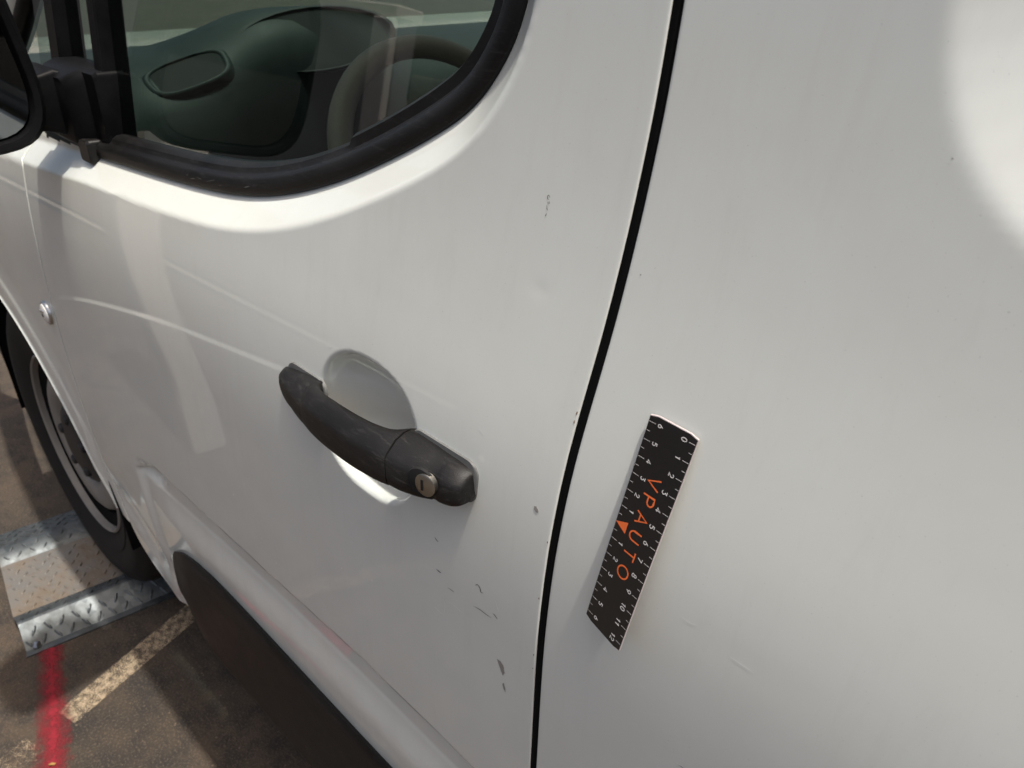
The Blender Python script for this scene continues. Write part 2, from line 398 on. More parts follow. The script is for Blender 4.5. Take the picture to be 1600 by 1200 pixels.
# black lower cladding (door and cargo side)
ct = catmull([(-.478, .472), (-.462, .505), (-.435, .528), (-.40, .548), (-.36, .560), (-.31, .567), (-.22, .568), (-.05, .5645), (.06, .563), (.5, .563), (1.5, .563)], 8)
ct[:, 1] -= .019; ct[:, 0] -= .006*(ct[:, 0] < -.35)
def clad(name, x0, x1):
    bm = bmesh.new(); prev = None
    xs_ = np.concatenate([np.linspace(x0, min(x0+.14, x1), 26), np.linspace(min(x0+.14, x1), x1, 40)[1:]])
    for x in xs_:
        zt = float(np.interp(x, ct[:, 0], ct[:, 1])); zb = max(.330, min(zt-.02, .330+max(0, (-.38-x))*.55)) 
        e = float(sm(-.478, -.40, x)) if x0 < -.3 else 1.
        row = []
        for f, o_ in ((0, -.002), (0.0, .004), (.03, .0075), (.08, .0085), (.3, .0100), (.6, .0105), (.85, .009), (.95, .004), (1, -.012)):
            z = zt+(zb-zt)*f; o2 = o_*(.55+.45*e)
            base = float(body(np.array(x), np.array(max(z, .44)))) 
            row.append(bm.verts.new((x, base-o2, z-(0.004 if f == 0 and o_ < 0 else 0))))
        if prev:
            for k in range(len(row)-1): bm.faces.new((prev[k], row[k], row[k+1], prev[k+1]))
        else: bm.faces.new(row)
        prev = row
    bm.faces.new(prev[::-1])
    return from_bm(name, bm, M['clad'], van, True, 50)
clad('door_cladding', -.484, float(xg(.45))-.004); clad('side_cladding', float(xg(.45))+.004, 1.5)
# dark sill under the body
bm = bmesh.new()
box('sill', (-.46, .05, .22), (1.5, .25, .352), M['black'], van, .02, 3)

# ------------------------------------------------------------------ window: seal, glass, divider, pillars
first = int(np.argmin(np.abs(Wbot[:, 0]+.505)))
path = Wbot[first:]
# round over the top and down the front pillar
toprail = catmull([tuple(path[-1]), (.07, 1.655), (.0, 1.668), (-.20, 1.655), (-.34, 1.60), (-.50, 1.44), (-.66, 1.26)], 10)[1:]
path = np.vstack([path, toprail])
tan = np.gradient(path, axis=0); tan /= np.linalg.norm(tan, axis=1)[:, None]
nin = np.stack([-tan[:, 1], tan[:, 0]], -1)       # towards the glass
prof = [(-.0015, .0185), (-.0015, .0115), (-.0003, .0085), (.003, .0068), (.008, .0062), (.0125, .0070), (.0150, .0090), (.0165, .0125), (.0180, .0135), (.0215, .0150), (.0245, .0200), (.0250, .0300)]
rr = []
for i, (p, n) in enumerate(zip(path, nin)):
    ring = []
    for k, (q, dp) in enumerate(prof):
        late = 1.0 if p[0] > -.012 or p[1] > 1.3 else 0.0
        q2 = q+(.0035*late if k >= 9 else 0); c = p+n*q2
        ring.append((c[0], float(S(np.array(c[0]), np.array(c[1])))+dp+.009+(.0 if k < 9 else -.002*late), c[1]))
    rr.append(ring)
rings('window_seal', rr, M['seal'], door, sharp=28)
def wplane(z, off): return .0365+.128*(z-1.08)+off
glp = [p+n*.016 for p, n in zip(path, nin)]
glv = [(p[0], wplane(p[1], .027), p[1]) for p in glp]+[(-.70, wplane(1.20, .027), 1.20), (-.70, wplane(1.04, .027), 1.04), (-.56, wplane(1.055, .027), 1.055)]
def pane(name, pts, mat, parent):
    bm = bmesh.new(); f = bm.faces.new([bm.verts.new(p) for p in pts]); bmesh.ops.triangulate(bm, faces=[f], ngon_method='EAR_CLIP')
    return from_bm(name, bm, mat, parent, False)
pane('window_glass', glv, M['glass'], door)
# black divider bar between quarter light and window
def bar(name, a, b, w, d, mat, parent, off=.012):
    a, b = Vector(a), Vector(b); rr = []
    for t in (0, .5, 1):
        c = a.lerp(b, t); y = wplane(c.y, off)
        rr.append([(c.x-w/2, y+d, c.y), (c.x-w/2, y+.002, c.y), (c.x-w/2+.002, y, c.y), (c.x+w/2-.002, y, c.y), (c.x+w/2, y+.002, c.y), (c.x+w/2, y+d, c.y)])
    return rings(name, rr, mat, parent, sharp=30)
bar('window_divider', (-.468, 1.066), (-.492, 1.52), .019, .03, M['black'], door)
bar('divider_trim', (-.4835, 1.14), (-.5065, 1.50), .009, .026, M['seal'], door, .014)
bar('quarter_frame', (-.598, 1.062), (-.612, 1.34), .030, .03, M['black'], door, .013)
# painted pillar and roof rail
def tube_path(name, pts, prof_fn, mat, parent, n=14, sharp=40):
    P = [Vector(p) for p in pts]; rr = []
    for i, p in enumerate(P):
        t = (P[min(i+1, len(P)-1)]-P[max(i-1, 0)]).normalized(); side_ = Vector((0, 1, 0)); nn = t.cross(side_).normalized()
        ry, rn = prof_fn(i/(len(P)-1))
        rr.append([tuple(p+side_*ry*math.cos(2*math.pi*k/n)+nn*rn*math.sin(2*math.pi*k/n)) for k in range(n)])
    return rings(name, rr, mat, parent, sharp=sharp)
tp = catmull([(-1.14, .085, 1.03), (-.85, .085, 1.15), (-.62, .105, 1.345), (-.45, .13, 1.52), (-.30, .15, 1.645), (-.15, .16, 1.70), (.1, .165, 1.715), (.28, .165, 1.72)], 6)
tube_path('windscreen_pillar', tp, lambda t: (.028, .034), M['paint'], van)
tube_path('pillar_trim', [(p[0]+.038, p[1]-.008, p[2]-.018) for p in tp[:26]], lambda t: (.012, .012), M['black'], van)
pane('windscreen', [(-1.13, .10, 1.08), (-.33, .17, 1.67), (-.33, 1.65, 1.67), (-1.13, 1.72, 1.08)], M['windscreen'], van)

# roof, far side, hood, rear: plain body shell that closes the van and shades the cabin
def slab(name, pts, thick, mat, parent):
    bm = bmesh.new(); rows = [[bm.verts.new(p) for p in r_] for r_ in pts]
    for i in range(len(rows)-1):
        for k in range(len(rows[0])-1): bm.faces.new((rows[i][k], rows[i][k+1], rows[i+1][k+1], rows[i+1][k]))
    bmesh.ops.recalc_face_normals(bm, faces=bm.faces); o = from_bm(name, bm, mat, parent)
    md = o.modifiers.new('thick', 'SOLIDIFY'); md.thickness = thick; md.offset = 0; return o
slab('roof', [[(x, y, 1.73+.07*(1-((y-.9)/.75)**2)-max(0, -.2-x)*.4) for y in np.linspace(.15, 1.65, 9)] for x in (-.34, -.2, .2, .8, 1.5)], .02, M['paint'], van)
slab('bonnet', [[(x, y, zz+.03*(1-((y-.9)/.8)**2)) for y in np.linspace(.085+.1*max(0, -.8-x)**2, 1.715-.1*max(0, -.8-x)**2, 9)] for x, zz in ((-1.95, .80), (-1.6, .905), (-1.35, .955), (-.98, 1.02))], .012, M['paint'], van)
slab('front_end', [[(-1.95-.10*(1-((y-.9)/.8)**2), y, z) for y in np.linspace(.20, 1.60, 9)] for z in (.25, .5, .80)], .02, M['paint'], van)
slab('far_side', [[(x, 1.80-.02*(z > .9), z) for x in (-.75, 0, .25)] for z in (.35, .75, 1.05)], .03, M['liner'], van)
slab('far_rear_side', [[(x, 1.80-.10*max(0, z-.9), z) for x in (.25, .9, 1.5)] for z in (.35, .75, 1.05, 1.73)], .03, M['liner'], van)
slab('far_fender', [[(x, 1.80-.1*max(0, -.8-x)**2, z) for x in (-1.95, -1.4, -.75)] for z in (.62, .80, .98)], .02, M['paint'], van)
slab('rear_end', [[(1.50, y, z) for y in (.05, .9, 1.78)] for z in (.35, 1.0, 1.72)], .02, M['paint'], van)
slab('bulkhead', [[(.60, y, z) for y in (.16, .9, 1.75)] for z in (.35, 1.0, 1.70)], .02, M['liner'], van)
slab('cabin_floor', [[(x, y, .36) for y in (.06, .9, 1.78)] for x in (-1.0, 0, 1.5)], .02, M['seat'], van)
slab('firewall', [[(-.98, y, z) for y in (.12, .9, 1.72)] for z in (.36, .7, 1.02)], .02, M['seat'], van)
slab('door_inner_trim', [[(x, .10, z) for x in (-.66, -.2, .24)] for z in (.40, .75, 1.035)], .03, M['dashdark'], door)
for (lo, hi, nm) in (((-.02, .22, .60), (.46, .70, .76), 'seat_cushion'), ((.36, .22, .74), (.52, .70, 1.42), 'seat_backrest')):
    box(nm, lo, hi, M['seat'], van, .05, 4)

# ------------------------------------------------------------------ dashboard seen through the glass
def dash():
    bm = bmesh.new(); prof_ = [(-1.10, 1.085), (-.95, 1.092), (-.80, 1.098), (-.74, 1.096), (-.69, 1.082), (-.655, 1.045), (-.645, .98), (-.66, .90), (-.70, .84), (-.72, .70), (-.90, .60)]
    rows = []
    ys = np.concatenate([[.115], np.linspace(.125, .60, 20), np.linspace(.62, 1.70, 24)])
    for y in ys:
        hood = float(np.exp(-((y-.43)/.15)**4)); vb = float(np.exp(-((y-.225)/.07)**4)); endr = float(sm(.115, .15, y))
        row = []
        for (x, z) in prof_:
            w = float(sm(-.93, -.74, x))*float(sm(1.0, 1.06, z)); 
            xx = x+.05*hood*w+(.03*vb*float(sm(.93, 1.0, z))*float(sm(-.75, -.66, x))); zz = z+.085*hood*w+.02*vb*w-.012*(1-endr)
            row.append(bm.verts.new((xx, y, zz)))
        rows.append(row)
    for a, b in zip(rows, rows[1:]):
        for k in range(len(prof_)-1): bm.faces.new((a[k], a[k+1], b[k+1], b[k]))
    bm.faces.new(rows[0]); bm.faces.new(rows[-1][::-1])
    o = from_bm('dashboard', bm, M['dash'], van, True, 60); md = o.modifiers.new('sub', 'SUBSURF'); md.levels = md.render_levels = 1
    return o
D = dash()
def vent(c, w, h, nx_):   # ring bezel facing the driver; flat black plate stands in for the shaded opening
    nrm = Vector(nx_).normalized(); ux_ = Vector((0, 1, 0)); ux_ = (ux_-nrm*ux_.dot(nrm)).normalized(); uz_ = nrm.cross(ux_); c = Vector(c)
    if uz_.z < 0: uz_ = -uz_
    def loop(s, d, n=32):
        L = []
        for k in range(n):
            a = 2*math.pi*k/n; ca, sa = math.cos(a), math.sin(a); e = 2/3.2
            L.append(tuple(c+ux_*(s*w/2)*math.copysign(abs(ca)**e, ca)*(1+.12*sa)+uz_*(s*h/2+ (s-1)*.0)*math.copysign(abs(sa)**e, sa)+nrm*d))
        return L
    b = rings('air_vent', [loop(1.34, -.016), loop(1.22, .0055), loop(1.14, .0085), loop(1.07, .0087), loop(1.02, .0060), loop(1.0, .004)], M['dash'], D, cap=False, sharp=70)
    rings('vent_shade_plate', [loop(1.03, -.004), loop(1.03, .0055)], M['slot'], D)
    return b
bpy.context.view_layer.update()
def on_dash(o_, d_):
    dg = bpy.context.evaluated_depsgraph_get(); ok, loc, nor, _ = D.evaluated_get(dg).ray_cast(Vector(o_), Vector(d_).normalized())
    if nor.x < 0: nor = -nor
    return loc, nor
vl, vn = on_dash((-.30, .15, 1.20), Vector((-.645, .238, 1.100))-Vector((-.30, .15, 1.20)))
vent(vl, .100, .046, vn)
# instrument hood: dark opening under the raised cowl
def oval(name, c, ax, bz, nrm, mat, parent, depth=.02):
    nrm = Vector(nrm).normalized(); uy = Vector((0, 1, 0)); uy = (uy-nrm*uy.dot(nrm)).normalized(); uz = nrm.cross(uy); c = Vector(c)
    L = lambda s, d: [tuple(c+uy*ax*s*math.cos(2*math.pi*k/28)+uz*bz*s*math.sin(2*math.pi*k/28)+nrm*d) for k in range(28)]
    return rings(name, [L(1.0, -depth), L(1, 0), L(.94, .003), L(.9, 0)], mat, parent)
oval('instrument_cluster', (-.628, .435, 1.135), .130, .047, (.92, -.25, .28), M['rimdark'], D)
# defroster slot on the dash top, three slats
for k in range(3):
    box('defroster_slot', (-.92+k*.012, .205+k*.052, 1.0), (-.902+k*.012, .247+k*.052, 1.0975), M['dashdark'], D, .002, 1)
# door-end cup of the dash
box('door_pocket_rail', (-.62, .117, .985), (-.35, .150, 1.02), M['dash'], door, .012, 3)
# steering wheel
def torus_part(name, c, axis, Rr, r_, mat, parent, squash=1):
    axis = Vector(axis).normalized(); u = axis.orthogonal().normalized(); u = Vector((0, 1, 0)); u = (u-axis*u.dot(axis)).normalized(); v = axis.cross(u); c = Vector(c); rr = []
    for i in range(64):
        a = 2*math.pi*i/64; d = u*math.cos(a)+v*math.sin(a)*squash; rr.append([tuple(c+d*Rr+d*(r_*math.cos(2*math.pi*k/14))+axis*(r_*.85*math.sin(2*math.pi*k/14))) for k in range(14)])
    return rings(name, rr, mat, parent, closed=True, sharp=None)
SWC = (-.335, .44, 1.010); SWA = (.86, 0, .50)
sw_ = torus_part('steering_wheel', SWC, SWA, .168, .0165, M['leather'], van, .93)
a_ = Vector(SWA).normalized(); cc = Vector(SWC)
box('wheel_boss', (SWC[0]-.05, SWC[1]-.07, SWC[2]-.06), (SWC[0]+.01, SWC[1]+.07, SWC[2]+.045), M['dashdark'], sw_, .025, 3)
for s in (-1, 1): box('spoke', (SWC[0]-.03, SWC[1]+s*.06-(.11 if s < 0 else 0), SWC[2]-.025), (SWC[0]-.012, SWC[1]+s*.06+(.11 if s > 0 else 0), SWC[2]+.01), M['dashdark'], sw_, .006, 2)

# ------------------------------------------------------------------ door mirror
mr = empty('door_mirror', (-.55, 0, 1.1)); mr.parent = van; mr.matrix_parent_inverse.identity()
def mk(name, rr, mat, parent=mr, **kw):
    rr = [[(p[0]+.55, p[1], p[2]-1.1) for p in r_] for r_ in rr]; return rings(name, rr, mat, parent, **kw)
def mloop(x, y0, y1, z0, z1, sh=0, n=40, e=.5):
    L = []; cy, cz, hy, hz = (y0+y1)/2, (z0+z1)/2, (y1-y0)/2, (z1-z0)/2
    for k in range(n):
        a = 2*math.pi*k/n; ca, sa = math.cos(a), math.sin(a)
        yy = cy+hy*math.copysign(abs(ca)**e, ca); z = cz+hz*math.copysign(abs(sa)**e, sa)
        yy -= sh*(z-cz)/hz*(1 if ca > 0 else .5)
        L.append((x+.10*(yy+.1)*-1*.35, yy, z))
    return L
Y0, Y1, Z0, Z1 = -.205, .004, 1.057, 1.30
mk('mirror_housing', [mloop(-.64, -.16, -.03, 1.11, 1.25, .01), mloop(-.625, -.185, -.012, 1.085, 1.275, .014), mloop(-.585, Y0, Y1-.004, Z0+.006, Z1, .016), mloop(-.535, Y0-.003, Y1, Z0, Z1, .016),
    mloop(-.512, Y0, Y1-.001, Z0+.002, Z1-.002, .016), mloop(-.507, Y0+.005, Y1-.006, Z0+.006, Z1-.006, .016), mloop(-.509, Y0+.010, Y1-.012, Z0+.012, Z1-.012, .016), mloop(-.520, Y0+.012, Y1-.014, Z0+.014, Z1-.014, .016)], M['black'], sharp=40)
mk('mirror_glass', [mloop(-.519, Y0+.013, Y1-.015, Z0+.015, Z1-.015, .016), mloop(-.5165, Y0+.014, Y1-.016, Z0+.016, Z1-.016, .016)], M['mirrorglass'], sharp=30)
def boxring(x0, x1, y, z0, z1, r=.006):
    P = rounded((x0+x1)/2, (z0+z1)/2, (x1-x0)/2, (z1-z0)/2, r, 4); return [(p[0], y if np.isscalar(y) else y(p[0]), p[1]) for p in P]
mk('mirror_arm', [boxring(-.60, -.535, -.02, 1.075, 1.128), boxring(-.60, -.533, .010, 1.072, 1.132), boxring(-.602, -.530, .030, 1.066, 1.138), boxring(-.604, -.528, .036, 1.068, 1.136)], M['black'])
mk('mirror_foot', [boxring(-.590, -.505, .028, 1.062, 1.130, .012), boxring(-.596, -.492, .040, 1.052, 1.138, .012), boxring(-.598, -.486, .052, 1.056, 1.142, .010), boxring(-.585, -.484, .075, 1.060, 1.143, .010)], M['black'])
mk('mirror_sail', [boxring(-.495, -.462, .046, 1.050, 1.138, .005), boxring(-.498, -.459, .050, 1.047, 1.141, .005), boxring(-.498, -.459, .078, 1.047, 1.141, .005)], M['black'])
mk('seal_end_cap', [boxring(-.510, -.484, .030, 1.043, 1.066, .004), boxring(-.512, -.482, .033, 1.041, 1.068, .004), boxring(-.512, -.482, .05, 1.041, 1.068, .004)], M['seal'])

# ------------------------------------------------------------------ door handle
HS = [(-.0655, .003, -.004, .958, .953), (-.064, .007, -.004, .961, .951), (-.058, .0125, -.004, .9635, .9485), (-.045, .0175, -.004, .9665, .9455), (-.025, .0225, -.004, .969, .943), (-.010, .0255, -.003, .970, .942),
      (-.003, .0265, .006, .971, .942), (.008, .0280, .0105, .972, .9415), (.03, .0300, .0125, .9735, .9415), (.06, .0310, .013, .975, .942), (.080, .0305, .011, .976, .943), (.094, .0300, .007, .977, .944), (.103, .0295, -.003, .978, .945)]
HC = [(.1045, .0293, -.004, .978, .9455), (.115, .0285, -.004, .978, .9465), (.130, .0255, -.004, .9778, .9485)]
for k in range(8):
    u = k/7*R(88); f = math.cos(u)**.6; HC.append((.143+.0222*math.sin(u), .004+.0165*f, -.004, .9695+.0075*f, .9570-.0065*f))
def hring(x, o_, i_, zt, zb):
    x = x+.0055; o_ = i_+(o_-i_)*.94 if i_ > 0 else o_*.95; zb = zb+.0016
    zm = (zt+zb)/2; h = zt-zb; y0 = float(S(np.array(x), np.array(.958))); sl = .0028
    th = o_-i_
    pts = [(i_, zb+.10*h), (i_+th*.35, zb+.03*h), (i_+th*.72, zb), (i_+th*.93, zb+.03*h), (i_+th*.985, zb+.10*h), (o_, zb+.30*h), (o_-th*.03, zb+.56*h), (o_-th*.06, zb+.66*h), (o_-th*.13, zb+.735*h),
           (i_+th*.60, zt-.07*h), (i_+th*.35, zt), (i_+th*.12, zt), (i_, zt-.05*h), (i_-0.0, zm)]
    skew = .10
    return [(x-(.008*(p[1]-zm)/h*(1 if o_ > .02 else .4)), y0-p[0]+skew*(p[1]-zm), p[1]) for p in pts]
def dense(T, n=4):
    A = catmull(T, n); return [tuple(a) for a in A]
hd = rings('door_handle', [hring(*s) for s in dense(HS)], M['grip'], van, sharp=50)
hc = rings('lock_cover', [hring(*s) for s in dense(HC)], M['grip'], hd, sharp=50)
# thin grey gasket under both ends
def gasket(name, x0, x1, zt, zb):
    P = rounded((x0+x1)/2, (zt+zb)/2, (x1-x0)/2, (zt-zb)/2, .010, 6); rr = []
    for o_, g_ in ((-.001, 1.0), (.0012, 1.0), (.0018, .97)):
        rr.append([((p[0]-(x0+x1)/2)*g_+(x0+x1)/2, float(S(np.array(p[0]), np.array(p[1])))-o_, p[1]) for p in P])
    return rings(name, rr, M['gasket'], hd)
M['gasket'] = plastic('grey_gasket', (.12, .122, .118), .6, 900, .1)
gasket('handle_gasket', -.055, .000, .9705, .946); gasket('handle_gasket', .1045, .1723, .9805, .949)
# key cylinder; a flat black disc stands in for its shaded recess
def disc_ring(c, u, v, n_, rad, squash, d, n=28): return [tuple(c+u*(rad*math.cos(2*math.pi*k/n))+v*(rad*squash*math.sin(2*math.pi*k/n))+n_*d) for k in range(n)]
lc = Vector((.1465, 0, .9655)); lc.y = float(S(np.array(lc.x), np.array(.958)))-.0226
ln = Vector((.26, -1, .02)).normalized(); lu = Vector((1, .26, 0)).normalized(); lv = ln.cross(lu)
if lv.z < 0: lv = -lv
rings('lock_recess_shade', [disc_ring(lc+lu*-.0030, lu, lv, ln, .0112, 1.0, -.001), disc_ring(lc+lu*-.0030, lu, lv, ln, .0108, 1.0, .0009), disc_ring(lc+lu*-.0030, lu, lv, ln, .0102, 1.0, .0011)], M['slot'], hd)
kc = rings('lock_cylinder', [disc_ring(lc+lu*.0012, lu, lv, ln, .0079, 1.10, -.002), disc_ring(lc+lu*.0012, lu, lv, ln, .0079, 1.10, .0019), disc_ring(lc+lu*.0012, lu, lv, ln, .0073, 1.10, .0024)], M['steel'], hd)
obox('key_slot', lc+lu*-.0008+ln*.0025, lu, lv, ln, .0009, .0042, .0003, M['slot'], kc)

# ------------------------------------------------------------------ side repeater lamp
bp_ = Vector((-.7335, 0, .7825)); bp_.y = float(body(np.array(bp_.x), np.array(bp_.z)))
ny = Vector((0, -1, 0)); ux1, uz1 = Vector((1, 0, 0)), Vector((0, 0, 1))
rep = rings('side_repeater', [disc_ring(bp_, ux1, uz1, ny, .0185, 1, -.003), disc_ring(bp_, ux1, uz1, ny, .0185, 1, .0022), disc_ring(bp_, ux1, uz1, ny, .0170, 1, .0040), disc_ring(bp_, ux1, uz1, ny, .0155, 1, .0036)], M['bolt'], van)
rings('repeater_lens', [disc_ring(bp_, ux1, uz1, ny, .0155, 1, .003), disc_ring(bp_, ux1, uz1, ny, .0145, 1, .0052), disc_ring(bp_, ux1, uz1, ny, .011, 1, .0068), disc_ring(bp_, ux1, uz1, ny, .004, 1, .0076)], M['lamp'], rep)
for dx, dz in ((.002, -.001), (-.006, .004), (.005, .006)):
    q = bp_+Vector((dx, 0, dz)); rings('repeater_bulb', [disc_ring(q, ux1, uz1, ny, .0028, 1, .0066), disc_ring(q, ux1, uz1, ny, .002, 1, .0084)], M['rimdark'] if dx == .002 else M['bolt'], rep)

# ------------------------------------------------------------------ front wheel
wc = Vector((WHL[0], 0, WHL[1])); wh = empty('front_wheel', wc); wh.parent = van; YT = .045
def lathe(name, prof_, mat, parent, n=72, sharp=35, c=(0, 0, 0)):
    rr = [[(c[0]+r_*math.cos(2*math.pi*k/n), c[1]+y, c[2]+r_*math.sin(2*math.pi*k/n)) for k in range(n)] for r_, y in prof_]
    return rings(name, rr, mat, parent, sharp=sharp)
ty = lathe('tyre', [(.190, YT+.03), (.197, YT+.010), (.210, YT+.003), (.236, YT-.003), (.238, YT-.001), (.262, YT-.006), (.285, YT-.005), (.287, YT-.0035), (.304, YT+.003), (.314, YT+.013), (.321, YT+.028), (.3235, YT+.05), (.3235, YT+.068), (.317, YT+.070), (.317, YT+.078), (.324, YT+.080), (.324, YT+.125), (.317, YT+.127), (.317, YT+.135), (.3235, YT+.137), (.321, YT+.175), (.30, YT+.20), (.208, YT+.19)], M['tyre'], wh)
for k in range(72):   # tread shoulder blocks
    pass
rg = lathe('rim', [(.198, YT+.03), (.198, YT+.006), (.194, YT+.003), (.191, YT+.006), (.189, YT+.030), (.187, YT+.060), (.160, YT+.060), (.158, YT+.030), (.150, YT+.018), (.138, YT+.012), (.112, YT+.009), (.098, YT+.016), (.085, YT+.030), (.05, YT+.030), (.01, YT+.030)], M['rim'], wh)
lathe('rim_well_shade', [(.1880, YT+.048), (.1875, YT+.016), (.1610, YT+.022), (.1600, YT+.048)], M['gap'], rg)  # black ring painted in for the shade inside the rim's well
hcap = lathe('hub_cap', [(.088, YT+.034), (.088, YT+.020), (.078, YT+.012), (.055, YT+.006), (.03, YT+.004), (.004, YT+.004)], M['rimdark'], wh)
for k in range(5):
    a = 2*math.pi*(k+.3)/5; lathe('wheel_bolt', [(.011, YT+.02), (.011, YT+.004), (.008, YT+.001), (.001, YT+.001)], M['rimdark'], hcap, 10, 35, (.06*math.cos(a), 0, .06*math.sin(a)))
# wheel housing liner
wl_ = [[(WHL[0]+.388*math.cos(R(a)), (.10*max(0, -.8-(WHL[0]+.388*math.cos(R(a))))**2+.006) if y == 0 else y, WHL[1]+.388*math.sin(R(a))) for a in range(0, 194, 6)] for y in (0, .15, .34)]
slab('wheel_arch_liner', wl_, .006, M['gap'], van)
slab('wheel_housing_wall', [[(WHL[0]+rr_*math.cos(R(a)), .34, WHL[1]+rr_*math.sin(R(a))) for a in range(-30, 211, 12)] for rr_ in (.03, .2, .40)], .006, M['gap'], van)

# ------------------------------------------------------------------ galvanised wheel tray under the tyre
def galv():
    t = NT('galvanised_steel'); v = t.n.new('ShaderNodeTexVoronoi'); v.inputs['Scale'].default_value = 60; t.l.new(t.co(), v.inputs['Vector'])
    n = t.noise(22, 6, .7); sp = t.n.new('ShaderNodeSeparateColor'); t.l.new(v.outputs['Color'], sp.inputs[0])
    c = t.mix(sp.outputs[0], (.075, .086, .090), (.135, .148, .152)); c = t.mix(t.ramp(n, [(.45, 0), (.7, .6)]), c, (.07, .068, .062))
    t.set(Base_Color=c, Metallic=.7, Roughness=t.ramp(n, [(.3, .42), (.7, .62)])); t.bump(t.noise(300, 3), .12, .001); return t.m
def rusty():
    t = NT('dirty_galvanised_floor'); n = t.noise(13, 6, .75); n2 = t.noise(60, 5, .7)
    c = t.mix(t.ramp(n, [(.35, 0), (.6, 1)]), (.20, .195, .182), (.15, .118, .085)); c = t.mix(t.ramp(n2, [(.57, 0), (.72, .5)]), c, (.10, .05, .025))
    t.set(Base_Color=c, Metallic=t.ramp(n, [(.35, .6), (.55, .1)]), Roughness=.6); t.bump(n2, .3, .002); return t.m
M['galv'] = galv(); M['rust'] = rusty()
tray = empty('wheel_tray', (-.949, -.170, 0)); tray.rotation_euler.z = R(-9)
tag(tray, 'galvanised chequer plate tray on the ground under the front tyre', 'plate')
# local axes: -x = away along the van, +y = under the van
TP = [(.0, .0035), (.014, .005), (.060, .040), (.066, .041), (.100, .030), (.106, .0245), (.286, .0245), (.294, .031), (.330, .041), (.336, .040), (.440, .004)]
def traypart(name, a, b, mat, y0=0, y1=.46):
    V = []; F = []; P = TP[a:b+1]; n = len(P); ys = np.linspace(y0, y1, 12); T = .0035
    for layer in (0, T):
        for y in ys:
            for u, z in P: V.append((-u, y+.004*math.sin(u*40+y*9), z-layer))
    m = len(ys); off = n*m
    for i in range(m-1):
        for k in range(n-1):
            q = (i*n+k, i*n+k+1, (i+1)*n+k+1, (i+1)*n+k); F.append(q); F.append(tuple(off+t for t in q[::-1]))
    for k in range(n-1):
        F.append((k+1, k, off+k, off+k+1)); e = (m-1)*n; F.append((e+k, e+k+1, off+e+k+1, off+e+k))
    for i in range(m-1):
        F.append((i*n, (i+1)*n, off+(i+1)*n, off+i*n)); F.append(((i+1)*n+n-1, i*n+n-1, off+i*n+n-1, off+(i+1)*n+n-1))
    bm = bmesh.new(); vv = [bm.verts.new(v) for v in V]
    for f in F:
        try: bm.faces.new([vv[t] for t in f])
        except ValueError: pass
    return from_bm(name, bm, mat, tray, True, 25)
traypart('near_ramp', 0, 5, M['galv']); traypart('tray_floor', 5, 6, M['rust']); traypart('far_ramp', 6, 10, M['galv'])
# raised tread lugs
def lugs(name, u0, u1, mat, step=.028, s=1.0):
    bm = bmesh.new(); prof_u = np.array([p[0] for p in TP]); prof_z = np.array([p[1] for p in TP]); i = 0
    for iu, u in enumerate(np.arange(u0, u1, step*.72)):
        for iv, y in enumerate(np.arange(.012, .44, step)):
            yy = y+(step/2 if iu % 2 else 0); a = (1 if (iu+iv) % 2 else -1)*R(38)
            z = np.interp(u, prof_u, prof_z); sl = (np.interp(u+.002, prof_u, prof_z)-np.interp(u-.002, prof_u, prof_z))/.004
            L, W, H = .0112*s, .0032*s, .0026
            ring = []
            for k in range(8):
                t = 2*math.pi*k/8; px, py = L*math.cos(t), W*math.sin(t); rx, ry = px*math.cos(a)-py*math.sin(a), px*math.sin(a)+py*math.cos(a)
                ring.append((rx, ry))
            b0 = [bm.verts.new((-(u+rx), yy+ry, z+sl*rx-.0006)) for rx, ry in ring]; b1 = [bm.verts.new((-(u+rx*.6), yy+ry*.55, z+sl*rx*.6+H)) for rx, ry in ring]
            for k in range(8): bm.faces.new((b0[k], b0[(k+1) % 8], b1[(k+1) % 8], b1[k]))
            bm.faces.new(b1)
    o = from_bm(name, bm, mat, tray, True, 60); o['kind'] = 'stuff'; return o
lugs('tread_lugs', .022, .056, M['galv'], .026); lugs('tread_lugs', .074, .098, M['galv'], .026, .8); lugs('tread_lugs', .118, .28, M['rust'], .026, .85); lugs('tread_lugs', .300, .325, M['galv'], .026, .8); lugs('tread_lugs', .352, .43, M['galv'], .026)
o = lathe('anchor_bolt', [(.009, 0), (.009, -.006), (.0075, -.008), (.004, -.0125), (.001, -.013)], M['bolt'], tray, 6, 20); o.rotation_euler.x = R(-90); o.location = (-.016, .022, .004)

# ------------------------------------------------------------------ magnetic ruler on the cargo side
RX, RZ, RTH, RW, RH, RE, RTW, RH0 = .3140, 1.0620, -.052, .0292, .0145, .95, -.0066, .0026
def rpos(s, t, d=0):
    x = RX+math.sin(RTH)*s-math.cos(RTH)*t; z = RZ-math.cos(RTH)*s-math.sin(RTH)*t
    q = max(s+.004, 0)/.12
    off = RH0+RH*q**RE*(.55+.45*q)*1.03+RTW*(t/.03)*max(s, 0)/.12
    return Vector((x, float(body(np.array(x), np.array(z)))-off-d, z))
rul = empty('magnetic_ruler', rpos(.06, RW/2)); tag(rul, 'black magnetic ruler with orange lettering stuck on the white panel', 'ruler')
ro = Vector(rul.location)
M['rblack'] = NT('ruler_black').set(Base_Color=(.010, .009, .009), Roughness=.38, Coat_Weight=.3, Coat_Roughness=.2).m
M['rwhite'] = simple('ruler_print_white', (.75, .73, .71), .5); M['rcore'] = simple('ruler_core', (.62, .54, .53), .6)
M['rorange'] = simple('ruler_print_orange', (.80, .16, .04), .5)
S0, S1 = -.0042, .1247
